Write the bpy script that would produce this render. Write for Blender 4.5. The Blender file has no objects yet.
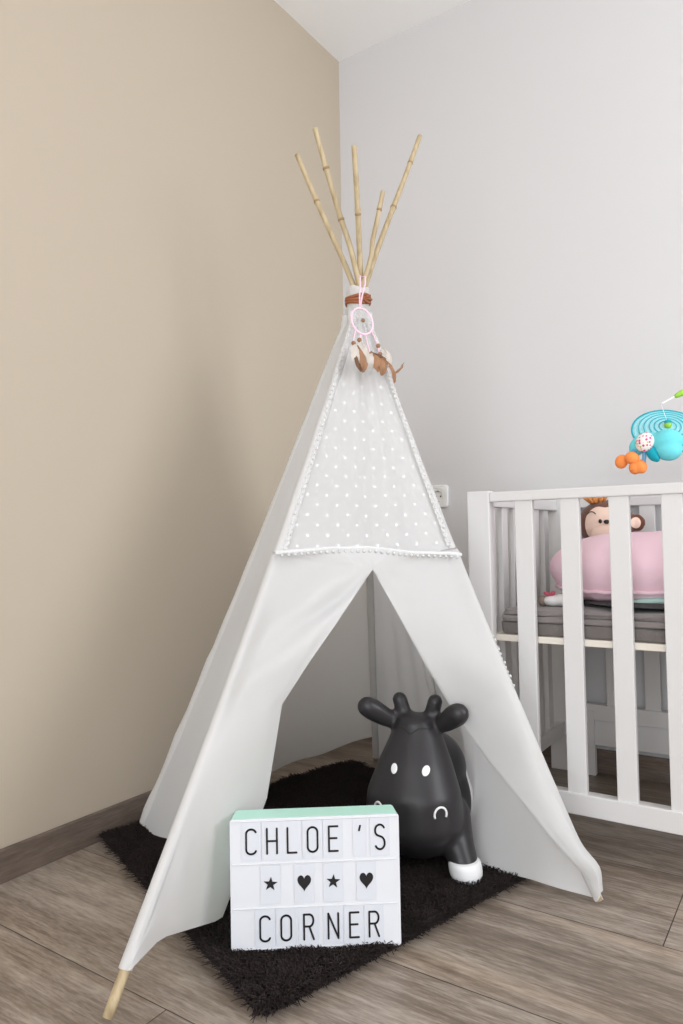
import bpy, bmesh, math, random
import numpy as np
from mathutils import Vector, Matrix, noise
from mathutils.bvhtree import BVHTree

random.seed(7)
rng = np.random.default_rng(7)
scene = bpy.context.scene
COL = scene.collection
PI = math.pi

# ------------------------------------------------------------------ camera
cam_d = bpy.data.cameras.new('camera')
cam = bpy.data.objects.new('camera', cam_d)
COL.objects.link(cam)
cam_d.sensor_fit = 'HORIZONTAL'
cam_d.sensor_width = 24.0
cam_d.lens = 25.184
cam_d.clip_start = 0.02
cam.matrix_world = Matrix(((0.8282977, 0.0343336, 0.5592352, 1.53955),
                           (0.5599746, -0.0173367, -0.8283284, -2.31982),
                           (-0.0187442, 0.9992600, -0.0335859, 0.75),
                           (0, 0, 0, 1)))
scene.camera = cam

# ------------------------------------------------------------------ light
scene.view_settings.view_transform = 'Standard'
scene.view_settings.look = 'None'
scene.view_settings.gamma = 1.0
scene.view_settings.use_curve_mapping = False
scene.view_settings.exposure = 0.10

world = bpy.data.worlds.new('world')
scene.world = world
world.use_nodes = True
world.node_tree.nodes['Background'].inputs[0].default_value = (0.85, 0.92, 1.0, 1)
world.node_tree.nodes['Background'].inputs[1].default_value = 1.0


def area(name, loc, target, sx, sy, power, color=(1, 1, 1)):
    l = bpy.data.lights.new(name, 'AREA')
    l.shape = 'RECTANGLE'
    l.size, l.size_y = sx, sy
    l.energy = power
    l.color = color
    o = bpy.data.objects.new(name, l)
    COL.objects.link(o)
    o.location = loc
    o.rotation_euler = (Vector(target) - Vector(loc)).to_track_quat('-Z', 'Y').to_euler()
    return o


# room: x 0..RX, y RY..0, z 0..RZ ; daylight enters through two windows
RX, RY, RZ = 3.7, -4.3, 2.632
W1 = (-1.8, -0.4, 0.80, 2.25)       # window in the right wall: y0, y1, z0, z1
W2 = (0.6, 3.4, 0.15, 2.35)         # window in the wall behind the camera: x0, x1, z0, z1
area('daylight_side_window', (RX + .05, (W1[0] + W1[1]) / 2, (W1[2] + W1[3]) / 2), (0, (W1[0] + W1[1]) / 2, (W1[2] + W1[3]) / 2),
     W1[1] - W1[0], W1[3] - W1[2], 52, (0.975, 0.985, 1.0))
area('daylight_rear_window', ((W2[0] + W2[1]) / 2, RY - .05, (W2[2] + W2[3]) / 2), ((W2[0] + W2[1]) / 2, 0, (W2[2] + W2[3]) / 2),
     W2[1] - W2[0], W2[3] - W2[2], 78, (0.975, 0.985, 1.0))


# ------------------------------------------------------------------ materials
def lin(r, g, b):
    f = lambda c: (c / 255 / 12.92) if c / 255 <= .04045 else ((c / 255 + .055) / 1.055) ** 2.4
    return (f(r), f(g), f(b), 1)


def mat(name, col, rough=.6, spec=.3, bump=0, bscale=200, var=0, vscale=8, coat=0, sheen=0):
    m = bpy.data.materials.new(name)
    m.use_nodes = True
    nt = m.node_tree
    b = nt.nodes['Principled BSDF']
    b.inputs['Base Color'].default_value = col
    b.inputs['Roughness'].default_value = rough
    b.inputs['Specular IOR Level'].default_value = spec
    if coat:
        b.inputs['Coat Weight'].default_value = coat
    if sheen:
        b.inputs['Sheen Weight'].default_value = sheen
    tc = nt.nodes.new('ShaderNodeTexCoord')
    if bump:
        n = nt.nodes.new('ShaderNodeTexNoise')
        n.inputs['Scale'].default_value = bscale
        n.inputs['Detail'].default_value = 3
        bp = nt.nodes.new('ShaderNodeBump')
        bp.inputs['Strength'].default_value = bump
        bp.inputs['Distance'].default_value = .002
        nt.links.new(tc.outputs['Object'], n.inputs['Vector'])
        nt.links.new(n.outputs['Fac'], bp.inputs['Height'])
        nt.links.new(bp.outputs['Normal'], b.inputs['Normal'])
    if var:
        n = nt.nodes.new('ShaderNodeTexNoise')
        n.inputs['Scale'].default_value = vscale
        n.inputs['Detail'].default_value = 4
        mx = nt.nodes.new('ShaderNodeMix')
        mx.data_type = 'RGBA'
        mx.inputs[6].default_value = tuple(c * (1 - var) for c in col[:3]) + (1,)
        mx.inputs[7].default_value = tuple(min(1, c * (1 + var)) for c in col[:3]) + (1,)
        nt.links.new(tc.outputs['Object'], n.inputs['Vector'])
        nt.links.new(n.outputs['Fac'], mx.inputs[0])
        nt.links.new(mx.outputs[2], b.inputs['Base Color'])
    return m


def cloth_mat(name, col, transl=.25, transp=0.0, dots=False, bump=.15, bscale=900):
    """woven cotton: diffuse + translucent, optionally see-through; dots = staggered woven dots on the UV grid"""
    m = bpy.data.materials.new(name)
    m.use_nodes = True
    nt = m.node_tree
    nt.nodes.clear()
    N = nt.nodes.new
    L = nt.links.new
    out = N('ShaderNodeOutputMaterial')
    df = N('ShaderNodeBsdfDiffuse'); df.inputs[0].default_value = col
    tl = N('ShaderNodeBsdfTranslucent'); tl.inputs[0].default_value = col
    mx = N('ShaderNodeMixShader'); mx.inputs[0].default_value = transl
    L(df.outputs[0], mx.inputs[1]); L(tl.outputs[0], mx.inputs[2])
    tc = N('ShaderNodeTexCoord')
    no = N('ShaderNodeTexNoise'); no.inputs['Scale'].default_value = bscale
    bp = N('ShaderNodeBump'); bp.inputs['Strength'].default_value = bump; bp.inputs['Distance'].default_value = .001
    L(tc.outputs['Object'], no.inputs['Vector']); L(no.outputs['Fac'], bp.inputs['Height'])
    L(bp.outputs[0], df.inputs['Normal'])
    last = mx
    if transp:
        tp = N('ShaderNodeBsdfTransparent')
        m2 = N('ShaderNodeMixShader')
        m2.inputs[0].default_value = transp
        L(mx.outputs[0], m2.inputs[1]); L(tp.outputs[0], m2.inputs[2])
        last = m2
        if dots:
            # two interleaved square grids of dots
            masks = []
            for off in (0.0, 0.5):
                mp = N('ShaderNodeVectorMath'); mp.operation = 'ADD'; mp.inputs[1].default_value = (off, off, 0)
                L(tc.outputs['UV'], mp.inputs[0])
                fr = N('ShaderNodeVectorMath'); fr.operation = 'FRACTION'
                L(mp.outputs[0], fr.inputs[0])
                sb = N('ShaderNodeVectorMath'); sb.operation = 'DISTANCE'; sb.inputs[1].default_value = (.5, .5, 0)
                L(fr.outputs[0], sb.inputs[0])
                lt = N('ShaderNodeMath'); lt.operation = 'LESS_THAN'; lt.inputs[1].default_value = .075
                L(sb.outputs['Value'], lt.inputs[0])
                masks.append(lt)
            ad = N('ShaderNodeMath'); ad.operation = 'MAXIMUM'
            L(masks[0].outputs[0], ad.inputs[0]); L(masks[1].outputs[0], ad.inputs[1])
            dd = N('ShaderNodeBsdfDiffuse'); dd.inputs[0].default_value = (.72, .72, .72, 1)
            m3 = N('ShaderNodeMixShader')
            L(ad.outputs[0], m3.inputs[0]); L(m2.outputs[0], m3.inputs[1]); L(dd.outputs[0], m3.inputs[2])
            last = m3
    L(last.outputs[0], out.inputs[0])
    return m


def wood_floor_mat(name, dark, light, mid, plank=.302, length=1.7, rough=.42, yoff=0.0, axis=0):
    m = bpy.data.materials.new(name)
    m.use_nodes = True
    nt = m.node_tree
    b = nt.nodes['Principled BSDF']
    N = nt.nodes.new
    L = nt.links.new
    tc = N('ShaderNodeTexCoord')
    mp = N('ShaderNodeMapping')
    mp.inputs['Location'].default_value = (0.43, yoff, 0)
    if axis:
        # upright board: length along y (1) or x (2), width along z
        sp_ = N('ShaderNodeSeparateXYZ'); cb_ = N('ShaderNodeCombineXYZ')
        L(tc.outputs['Object'], sp_.inputs[0])
        L(sp_.outputs['Y' if axis == 1 else 'X'], cb_.inputs['X']); L(sp_.outputs['Z'], cb_.inputs['Y'])
        L(cb_.outputs[0], mp.inputs[0])
    else:
        L(tc.outputs['Object'], mp.inputs[0])
    br = N('ShaderNodeTexBrick')
    br.offset = .37
    br.inputs['Scale'].default_value = 1
    br.inputs['Brick Width'].default_value = length
    br.inputs['Row Height'].default_value = plank
    br.inputs['Mortar Size'].default_value = .0012
    br.inputs['Mortar Smooth'].default_value = .3
    br.inputs['Color1'].default_value = (.25, .25, .25, 1)
    br.inputs['Color2'].default_value = (.75, .75, .75, 1)
    br.inputs['Mortar'].default_value = (0, 0, 0, 1)
    L(mp.outputs[0], br.inputs[0])
    # grain coordinates: stretched along the plank, shifted per plank
    sep = N('ShaderNodeSeparateXYZ'); L(mp.outputs[0], sep.inputs[0])
    fl = N('ShaderNodeMath'); fl.operation = 'DIVIDE'; fl.inputs[1].default_value = plank
    L(sep.outputs['Y'], fl.inputs[0])
    f2 = N('ShaderNodeMath'); f2.operation = 'FLOOR'; L(fl.outputs[0], f2.inputs[0])
    f3 = N('ShaderNodeMath'); f3.operation = 'MULTIPLY'; f3.inputs[1].default_value = 3.7; L(f2.outputs[0], f3.inputs[0])
    cmb = N('ShaderNodeCombineXYZ')
    sx = N('ShaderNodeMath'); sx.operation = 'MULTIPLY'; sx.inputs[1].default_value = .12
    ax = N('ShaderNodeMath'); ax.operation = 'ADD'
    L(sep.outputs['X'], sx.inputs[0]); L(sx.outputs[0], ax.inputs[0]); L(f3.outputs[0], ax.inputs[1])
    L(ax.outputs[0], cmb.inputs['X']); L(sep.outputs['Y'], cmb.inputs['Y']); L(f3.outputs[0], cmb.inputs['Z'])
    n1 = N('ShaderNodeTexNoise'); n1.inputs['Scale'].default_value = 9; n1.inputs['Detail'].default_value = 6; n1.inputs['Roughness'].default_value = .6
    n1.inputs['Distortion'].default_value = 1.2
    n2 = N('ShaderNodeTexNoise'); n2.inputs['Scale'].default_value = 150; n2.inputs['Detail'].default_value = 5; n2.inputs['Roughness'].default_value = .7
    wv = N('ShaderNodeTexWave'); wv.bands_direction = 'Y'; wv.inputs['Scale'].default_value = 7; wv.inputs['Distortion'].default_value = 9
    wv.inputs['Detail'].default_value = 3; wv.inputs['Detail Scale'].default_value = 1.2
    for n in (n1, n2, wv):
        L(cmb.outputs[0], n.inputs['Vector'])
    a1 = N('ShaderNodeMath'); a1.operation = 'MULTIPLY_ADD'; a1.inputs[1].default_value = .50; L(n1.outputs['Fac'], a1.inputs[0])
    m2 = N('ShaderNodeMath'); m2.operation = 'MULTIPLY'; m2.inputs[1].default_value = .40; L(n2.outputs['Fac'], m2.inputs[0])
    L(m2.outputs[0], a1.inputs[2])
    a2 = N('ShaderNodeMath'); a2.operation = 'MULTIPLY_ADD'; a2.inputs[1].default_value = .018; L(wv.outputs['Fac'], a2.inputs[0]); L(a1.outputs[0], a2.inputs[2])
    a3 = N('ShaderNodeMath'); a3.operation = 'MULTIPLY_ADD'; a3.inputs[1].default_value = .16; L(br.outputs['Color'], a3.inputs[0]); L(a2.outputs[0], a3.inputs[2])
    cr = N('ShaderNodeValToRGB')
    cr.color_ramp.elements[0].position = .36; cr.color_ramp.elements[0].color = dark
    cr.color_ramp.elements[1].position = .68; cr.color_ramp.elements[1].color = light
    e = cr.color_ramp.elements.new(.52); e.color = mid
    L(a3.outputs[0], cr.inputs[0])
    # broad brownish streaks in the wood
    n3 = N('ShaderNodeTexNoise'); n3.inputs['Scale'].default_value = 5; n3.inputs['Detail'].default_value = 3
    L(cmb.outputs[0], n3.inputs['Vector'])
    r3 = N('ShaderNodeMapRange'); r3.inputs[1].default_value = .5; r3.inputs[2].default_value = .72; r3.inputs[3].default_value = 0; r3.inputs[4].default_value = .55
    L(n3.outputs['Fac'], r3.inputs[0])
    mb_ = N('ShaderNodeMix'); mb_.data_type = 'RGBA'; mb_.blend_type = 'MULTIPLY'
    mb_.inputs[7].default_value = (1.0, .86, .70, 1)
    L(r3.outputs[0], mb_.inputs[0]); L(cr.outputs[0], mb_.inputs[6])
    mx = N('ShaderNodeMix'); mx.data_type = 'RGBA'
    mx.inputs[7].default_value = tuple(c * .6 for c in dark[:3]) + (1,)
    L(br.outputs['Fac'], mx.inputs[0]); L(mb_.outputs[2], mx.inputs[6])
    L(mx.outputs[2], b.inputs['Base Color'])
    b.inputs['Roughness'].default_value = rough
    b.inputs['Specular IOR Level'].default_value = .4
    bp = N('ShaderNodeBump'); bp.inputs['Strength'].default_value = .25; bp.inputs['Distance'].default_value = .001
    L(n2.outputs['Fac'], bp.inputs['Height']); L(bp.outputs[0], b.inputs['Normal'])
    return m


def bamboo_mat(name, base, node_col):
    m = bpy.data.materials.new(name)
    m.use_nodes = True
    nt = m.node_tree
    b = nt.nodes['Principled BSDF']
    N = nt.nodes.new
    L = nt.links.new
    tc = N('ShaderNodeTexCoord')
    mp = N('ShaderNodeMapping'); mp.inputs['Scale'].default_value = (90, 90, 6)
    L(tc.outputs['Object'], mp.inputs[0])
    n = N('ShaderNodeTexNoise'); n.inputs['Scale'].default_value = 1; n.inputs['Detail'].default_value = 4
    L(mp.outputs[0], n.inputs['Vector'])
    cr = N('ShaderNodeValToRGB')
    cr.color_ramp.elements[0].position = .3; cr.color_ramp.elements[0].color = node_col
    cr.color_ramp.elements[1].position = .6; cr.color_ramp.elements[1].color = base
    L(n.outputs['Fac'], cr.inputs[0]); L(cr.outputs[0], b.inputs['Base Color'])
    b.inputs['Roughness'].default_value = .5
    return m


def see_through_mat(name, col, transp=.4, rough=.4):
    m = mat(name, col, rough)
    m.node_tree.nodes['Principled BSDF'].inputs['Alpha'].default_value = 1 - transp
    return m


def polka_mat(name):
    m = bpy.data.materials.new(name)
    m.use_nodes = True
    nt = m.node_tree
    b = nt.nodes['Principled BSDF']
    N = nt.nodes.new
    L = nt.links.new
    tc = N('ShaderNodeTexCoord')
    v = N('ShaderNodeTexVoronoi'); v.inputs['Scale'].default_value = 120; v.inputs['Randomness'].default_value = .6
    L(tc.outputs['Object'], v.inputs['Vector'])
    lt = N('ShaderNodeMath'); lt.operation = 'LESS_THAN'; lt.inputs[1].default_value = .36
    L(v.outputs['Distance'], lt.inputs[0])
    cr = N('ShaderNodeValToRGB'); cr.color_ramp.interpolation = 'CONSTANT'
    cr.color_ramp.elements[0].position = 0; cr.color_ramp.elements[0].color = lin(232, 60, 130)
    cr.color_ramp.elements[1].position = .5; cr.color_ramp.elements[1].color = lin(150, 200, 90)
    e = cr.color_ramp.elements.new(.72); e.color = lin(225, 70, 80)
    sp = N('ShaderNodeSeparateColor'); L(v.outputs['Color'], sp.inputs[0]); L(sp.outputs[0], cr.inputs[0])
    mx = N('ShaderNodeMix'); mx.data_type = 'RGBA'; mx.inputs[6].default_value = lin(238, 236, 230)
    L(lt.outputs[0], mx.inputs[0]); L(cr.outputs[0], mx.inputs[7]); L(mx.outputs[2], b.inputs['Base Color'])
    b.inputs['Roughness'].default_value = .8
    return m


M = {}
M['wall_white'] = mat('white_wall_paint', lin(212, 211, 212), .9, .2, .06, 300)
M['wall_beige'] = mat('beige_wall_paint', lin(190, 178, 161), .9, .2, .06, 300)
M['ceiling'] = mat('ceiling_paint', lin(250, 250, 250), .9, .2, .05, 300)
M['floor'] = wood_floor_mat('grey_brown_plank_floor', lin(76, 66, 58), lin(180, 168, 156), lin(126, 113, 101), yoff=0.005, rough=.32)
M['skirting'] = wood_floor_mat('grey_brown_skirting', lin(84, 73, 66), lin(142, 128, 118), lin(114, 101, 92), plank=.5, length=3, axis=1, yoff=.1)
M['skirting_x'] = wood_floor_mat('grey_brown_skirting_back', lin(84, 73, 66), lin(142, 128, 118), lin(114, 101, 92), plank=.5, length=3, axis=2, yoff=.1)
M['canvas'] = cloth_mat('white_cotton_canvas', lin(240, 240, 240), .50)
M['sheer'] = cloth_mat('sheer_dotted_voile', lin(236, 236, 236), .45, .12, dots=True)
M['lace'] = cloth_mat('white_lace', lin(228, 227, 226), .2, .12, bump=.9, bscale=260)
M['trim'] = cloth_mat('white_trim', lin(220, 220, 220), .1)
M['bamboo'] = bamboo_mat('bamboo_cane', lin(192, 174, 140), lin(166, 146, 112))
M['bamboo_node'] = mat('bamboo_node', lin(160, 134, 98), .6)
M['leather'] = mat('brown_leather', lin(150, 92, 62), .6, .3, .3, 120)
M['pink_cord'] = mat('pink_cord', lin(238, 204, 219), .8)
M['bead'] = mat('wooden_bead', lin(150, 112, 84), .5)
M['feather_brown'] = mat('brown_feather', lin(156, 118, 90), .7, .2, 0, 0, .35, 60)
M['feather_grey'] = mat('grey_feather', lin(196, 188, 180), .8, .2, 0, 0, .2, 60)
M['feather_dark'] = mat('dark_feather', lin(112, 84, 66), .7, .2, 0, 0, .3, 60)
M['rug_base'] = mat('rug_backing', lin(48, 42, 41), .95, .1)
M['rug_pile'] = mat('charcoal_shag', lin(52, 45, 44), .9, .12, 0, 0, .25, 30)
M['mint'] = mat('mint_plastic', lin(190, 236, 220), .45, .4)
M['light_panel'] = mat('white_acrylic', lin(218, 220, 225), .35, .4)
M['rail_clear'] = mat('clear_rail', lin(220, 222, 226), .2, .5)
M['tile'] = mat('letter_card', lin(213, 216, 223), .25, .4)
M['ink'] = mat('black_ink', lin(34, 32, 34), .5)
M['rubber'] = mat('black_rubber', lin(45, 43, 45), .38, .35, .05, 500, .06, 14)
M['paint_white'] = mat('white_toy_paint', lin(232, 232, 233), .5, .3)
M['crib'] = mat('white_lacquer', lin(214, 212, 211), .4, .35)
M['crib_edge'] = mat('cream_board', lin(232, 224, 212), .6)
M['fleece'] = mat('dark_grey_fleece', lin(116, 110, 107), .95, .1, .9, 160, .16, 60, sheen=.3)
M['blanket'] = mat('grey_quilt', lin(134, 127, 125), .95, .1, .4, 300, .08, 20, sheen=.2)
M['pink'] = mat('pink_cotton', lin(240, 206, 217), .9, .15, .25, 500, .03, 12)
M['charcoal'] = mat('charcoal_cotton', lin(78, 76, 78), .9, .1, .3, 400)
M['mint_cloth'] = mat('mint_cotton', lin(176, 204, 196), .9, .1, .3, 400)
M['plush_brown'] = mat('brown_plush', lin(104, 66, 52), .95, .1, .6, 350, .12, 60, sheen=.4)
M['plush_peach'] = mat('peach_plush', lin(234, 206, 190), .95, .1, .2, 400)
M['plush_orange'] = mat('orange_tuft', lin(206, 140, 84), .95, .1, .6, 300)
M['plush_white'] = mat('white_plush', lin(232, 230, 228), .95, .1, .3, 300)
M['plush_taupe'] = mat('taupe_plush', lin(150, 136, 126), .95, .1, .3, 300)
M['red'] = mat('red_ribbon', lin(190, 88, 104), .7)
M['black_gloss'] = mat('black_bead', lin(26, 24, 25), .25, .5)
M['turq'] = mat('turquoise_plush', lin(112, 212, 220), .85, .2, .3, 300)
M['turq_dark'] = mat('teal_plush', lin(28, 160, 178), .85, .2, .3, 300)
M['turq_sheer'] = see_through_mat('turquoise_voile', lin(112, 218, 228), .35, .5)
M['blue_leg'] = mat('blue_ribbon', lin(110, 170, 210), .8)
M['orange'] = mat('orange_plush', lin(248, 150, 84), .85, .15, .3, 400)
M['green'] = mat('green_plastic', lin(150, 200, 70), .4)
M['polka'] = polka_mat('polka_dot_cotton')
M['white_plastic'] = mat('white_plastic', lin(236, 236, 235), .35, .4)
M['socket_hole'] = mat('socket_dark', lin(92, 88, 86), .5)
M['metal'] = mat('socket_metal', lin(150, 148, 146), .35)

# ------------------------------------------------------------------ mesh helpers (all vertices are given in world metres)


class MB:
    def __init__(s):
        s.v, s.f = [], []

    def add(s, v, f):
        n = len(s.v)
        s.v += [tuple(p) for p in v]
        s.f += [tuple(i + n for i in q) for q in f]
        return s

    def box(s, x0, x1, y0, y1, z0, z1, c=0.0):
        """box with chamfered edges c"""
        bm = bmesh.new()
        bmesh.ops.create_cube(bm, size=1)
        for v in bm.verts:
            v.co = Vector(((x0 + x1) / 2 + v.co.x * (x1 - x0), (y0 + y1) / 2 + v.co.y * (y1 - y0), (z0 + z1) / 2 + v.co.z * (z1 - z0)))
        if c:
            bmesh.ops.bevel(bm, geom=bm.edges[:], offset=c, segments=2, affect='EDGES', profile=.6)
        bm.verts.index_update()
        s.add([v.co for v in bm.verts], [[v.index for v in f.verts] for f in bm.faces])
        bm.free()
        return s

    def grid(s, P, closed_u=False):
        """P[row][col] points"""
        R, C = len(P), len(P[0])
        n = len(s.v)
        for r in P:
            s.v += [tuple(p) for p in r]
        for i in range(R - 1):
            for j in range(C - 1 + (1 if closed_u else 0)):
                k = (j + 1) % C
                s.f.append((n + i * C + j, n + i * C + k, n + (i + 1) * C + k, n + (i + 1) * C + j))
        return s

    def tube(s, pts, rad, seg=10, caps=True):
        pts = [Vector(p) for p in pts]
        if not hasattr(rad, '__len__'):
            rad = [rad] * len(pts)
        n = len(s.v)
        t = (pts[1] - pts[0]).normalized()
        a = t.orthogonal().normalized()
        for i, p in enumerate(pts):
            t2 = (pts[min(i + 1, len(pts) - 1)] - pts[max(i - 1, 0)]).normalized()
            a = (a - t2 * a.dot(t2)).normalized()
            b = t2.cross(a)
            for k in range(seg):
                an = 2 * PI * k / seg
                s.v.append(tuple(p + (a * math.cos(an) + b * math.sin(an)) * rad[i]))
        for i in range(len(pts) - 1):
            for k in range(seg):
                k2 = (k + 1) % seg
                s.f.append((n + i * seg + k, n + i * seg + k2, n + (i + 1) * seg + k2, n + (i + 1) * seg + k))
        if caps:
            s.f.append(tuple(n + k for k in reversed(range(seg))))
            s.f.append(tuple(n + (len(pts) - 1) * seg + k for k in range(seg)))
        return s

    def ell(s, c, r, rot=None, nu=20, nv=12, p=1.0):
        """ellipsoid (p<1 makes it boxier)"""
        n = len(s.v)
        R = rot or Matrix.Identity(3)
        c = Vector(c)

        def sp(x):
            return math.copysign(abs(x) ** p, x)
        for i in range(nv + 1):
            th = PI * i / nv
            for j in range(nu):
                ph = 2 * PI * j / nu
                q = Vector((r[0] * sp(math.sin(th)) * sp(math.cos(ph)), r[1] * sp(math.sin(th)) * sp(math.sin(ph)), r[2] * sp(math.cos(th))))
                s.v.append(tuple(c + R @ q))
        for i in range(nv):
            for j in range(nu):
                k = (j + 1) % nu
                s.f.append((n + i * nu + j, n + (i + 1) * nu + j, n + (i + 1) * nu + k, n + i * nu + k))
        return s

    def build(s, name, m, parent=None, smooth=True, weld=False):
        me = bpy.data.meshes.new(name)
        off = Vector(ROOT.get(parent.name, (0, 0, 0))) if parent else Vector((0, 0, 0))
        me.from_pydata([tuple(Vector(v) - off) for v in s.v], [], s.f)
        if weld:
            bm = bmesh.new(); bm.from_mesh(me)
            bmesh.ops.remove_doubles(bm, verts=bm.verts, dist=weld if isinstance(weld, float) else 1e-5)
            bmesh.ops.recalc_face_normals(bm, faces=bm.faces)
            bm.to_mesh(me); bm.free()
        me.materials.append(m)
        if smooth:
            me.polygons.foreach_set('use_smooth', [True] * len(me.polygons))
        o = bpy.data.objects.new(name, me)
        COL.objects.link(o)
        if parent:
            o.parent = parent
            ROOT[o.name] = tuple(off)
        return o


ROOT = {}


def thing(name, label, cat, loc, group=None):
    o = bpy.data.objects.new(name, None)
    o.empty_display_size = .05
    COL.objects.link(o)
    o.location = loc
    ROOT[o.name] = tuple(loc)
    tag(o, label, cat, group)
    return o


def tag(o, label, cat, group=None):
    o['label'] = label
    o['category'] = cat
    if group:
        o['group'] = group
    return o


def struct(o):
    o['kind'] = 'structure'
    return o


def at_base(o):
    """move a single-mesh thing's origin to the bottom centre of its mesh"""
    vs = np.array([v.co for v in o.data.vertices])
    c = Vector(((vs[:, 0].min() + vs[:, 0].max()) / 2, (vs[:, 1].min() + vs[:, 1].max()) / 2, vs[:, 2].min()))
    o.data.transform(Matrix.Translation(-c))
    o.location = c
    return o


def copy_at(o, delta, parent=None):
    c = o.copy()
    COL.objects.link(c)
    c.location = Vector(o.location) + Vector(delta)
    c.parent = parent or o.parent
    return c


def auto_smooth(o, ang=40):
    me = o.data
    bm = bmesh.new(); bm.from_mesh(me)
    for e in bm.edges:
        e.smooth = not (len(e.link_faces) == 2 and e.calc_face_angle(0) > math.radians(ang))
    bm.to_mesh(me); bm.free()
    return o


def remeshed(mb, voxel, smooth_it=8, factor=.5, disp=None):
    """fuse overlapping closed shapes into one continuous skin; returns (verts, faces)"""
    me = bpy.data.meshes.new('tmp'); me.from_pydata(mb.v, [], mb.f)
    o = bpy.data.objects.new('tmp', me); COL.objects.link(o)
    r = o.modifiers.new('r', 'REMESH'); r.mode = 'VOXEL'; r.voxel_size = voxel
    sm = o.modifiers.new('s', 'SMOOTH'); sm.factor = factor; sm.iterations = smooth_it
    dg = bpy.context.evaluated_depsgraph_get()
    ev = o.evaluated_get(dg).to_mesh()
    v = [tuple(x.co) for x in ev.vertices]
    f = [tuple(p.vertices) for p in ev.polygons]
    o.evaluated_get(dg).to_mesh_clear()
    bpy.data.objects.remove(o); bpy.data.meshes.remove(me)
    return v, f


def lerp(a, b, t):
    return a + (b - a) * t


def poly(pts, t):
    """point at fraction t along a polyline (by length)"""
    pts = [Vector(p) for p in pts]
    ls = [(pts[i + 1] - pts[i]).length for i in range(len(pts) - 1)]
    d = t * sum(ls)
    for i, l in enumerate(ls):
        if d <= l or i == len(ls) - 1:
            return pts[i].lerp(pts[i + 1], min(1, d / l) if l else 0)
        d -= l


def smooth_poly(pts, n):
    """Catmull-Rom through the points, n samples"""
    P = [Vector(p) for p in pts]
    P = [P[0] * 2 - P[1]] + P + [P[-1] * 2 - P[-2]]
    out = []
    for k in range(n):
        t = k / (n - 1) * (len(P) - 3)
        i = min(int(t), len(P) - 4)
        u = t - i
        a, b, c, d = P[i:i + 4]
        out.append(.5 * ((2 * b) + (c - a) * u + (2 * a - 5 * b + 4 * c - d) * u * u + (3 * b - a - 3 * c + d) * u ** 3))
    return out


# ------------------------------------------------------------------ the room
T = .12
struct(MB().box(-T, RX + T, RY - T, T, -.1, 0).build('floor', M['floor'], smooth=False))
struct(MB().box(-T, RX + T, RY - T, T, RZ, RZ + .1).build('ceiling', M['ceiling'], smooth=False))
struct(MB().box(-T, 0, RY - T, T, 0, RZ).build('wall_left', M['wall_beige'], smooth=False))
struct(MB().box(0, RX + T, 0, T, 0, RZ).build('wall_back', M['wall_white'], smooth=False))
w = MB()
w.box(RX, RX + T, RY - T, W1[0], 0, RZ).box(RX, RX + T, W1[1], 0, 0, RZ).box(RX, RX + T, W1[0], W1[1], 0, W1[2]).box(RX, RX + T, W1[0], W1[1], W1[3], RZ)
struct(w.build('wall_right', M['wall_white'], smooth=False))
w = MB()
w.box(0, W2[0], RY - T, RY, 0, RZ).box(W2[1], RX, RY - T, RY, 0, RZ).box(W2[0], W2[1], RY - T, RY, 0, W2[2]).box(W2[0], W2[1], RY - T, RY, W2[3], RZ)
struct(w.build('wall_front', M['wall_white'], smooth=False))
f = MB()
y0, y1, z0, z1 = W1
for q in ((y0, y0 + .06, z0, z1), (y1 - .06, y1, z0, z1), (y0 + .06, y1 - .06, z0, z0 + .06), (y0 + .06, y1 - .06, z1 - .06, z1), ((y0 + y1) / 2 - .03, (y0 + y1) / 2 + .03, z0 + .06, z1 - .06)):
    f.box(RX - .012, RX + .04, q[0], q[1], q[2], q[3], .004)
struct(f.build('window_1', M['white_plastic'], smooth=False))
f = MB()
x0, x1, z0, z1 = W2
for q in ((x0, x0 + .06, z0, z1), (x1 - .06, x1, z0, z1), (x0 + .06, x1 - .06, z0, z0 + .06), (x0 + .06, x1 - .06, z1 - .06, z1), ((x0 + x1) / 2 - .03, (x0 + x1) / 2 + .03, z0 + .06, z1 - .06)):
    f.box(q[0], q[1], RY - .04, RY + .012, q[2], q[3], .004)
struct(f.build('window_2', M['white_plastic'], smooth=False))
struct(MB().box(0, .013, RY, -.013, 0, .072, .002).build('baseboard_left', M['skirting'], smooth=False))
struct(MB().box(0, RX, -.013, 0, 0, .072, .002).build('baseboard_back', M['skirting_x'], smooth=False))

# ------------------------------------------------------------------ teepee
TP = thing('teepee', 'white canvas play teepee on bamboo poles in the room corner', 'play tent', (.60, -.83, 0))
V = Vector
POLES = {  # foot, crossing at the tie, tip
    'FL': (V((.589, -1.588, .009)), V((.592, -.790, 1.388)), V((.637, -.556, 1.863))),
    'FR': (V((1.136, -.824, .009)), V((.575, -.820, 1.376)), V((.418, -.837, 1.756))),
    'BL': (V((.059, -1.066, .02)), V((.598, -.815, 1.380)), V((.659, -.805, 1.602))),
    'BC': (V((.278, -.275, .009)), V((.586, -.805, 1.385)), V((.658, -.933, 1.661))),
    'BR': (V((.639, -.456, .009)), V((.590, -.820, 1.380)), V((.547, -.933, 1.739))),
}
NODES = {'FL': (.80, .93), 'FR': (.86,), 'BL': (.93,), 'BC': (.82,), 'BR': (.77, .90)}
AX = V((.598, -.83, 0))
BOW = {'FL': .024, 'FR': .016, 'BL': .008, 'BC': .004, 'BR': .004}


def bow(key, t):
    """the canes bend slightly inwards under the pull of the cloth"""
    F = POLES[key][0]
    return V((F.x - AX.x, F.y - AX.y, 0)).normalized() * BOW[key] * math.sin(PI * min(1, max(0, t)))


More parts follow.
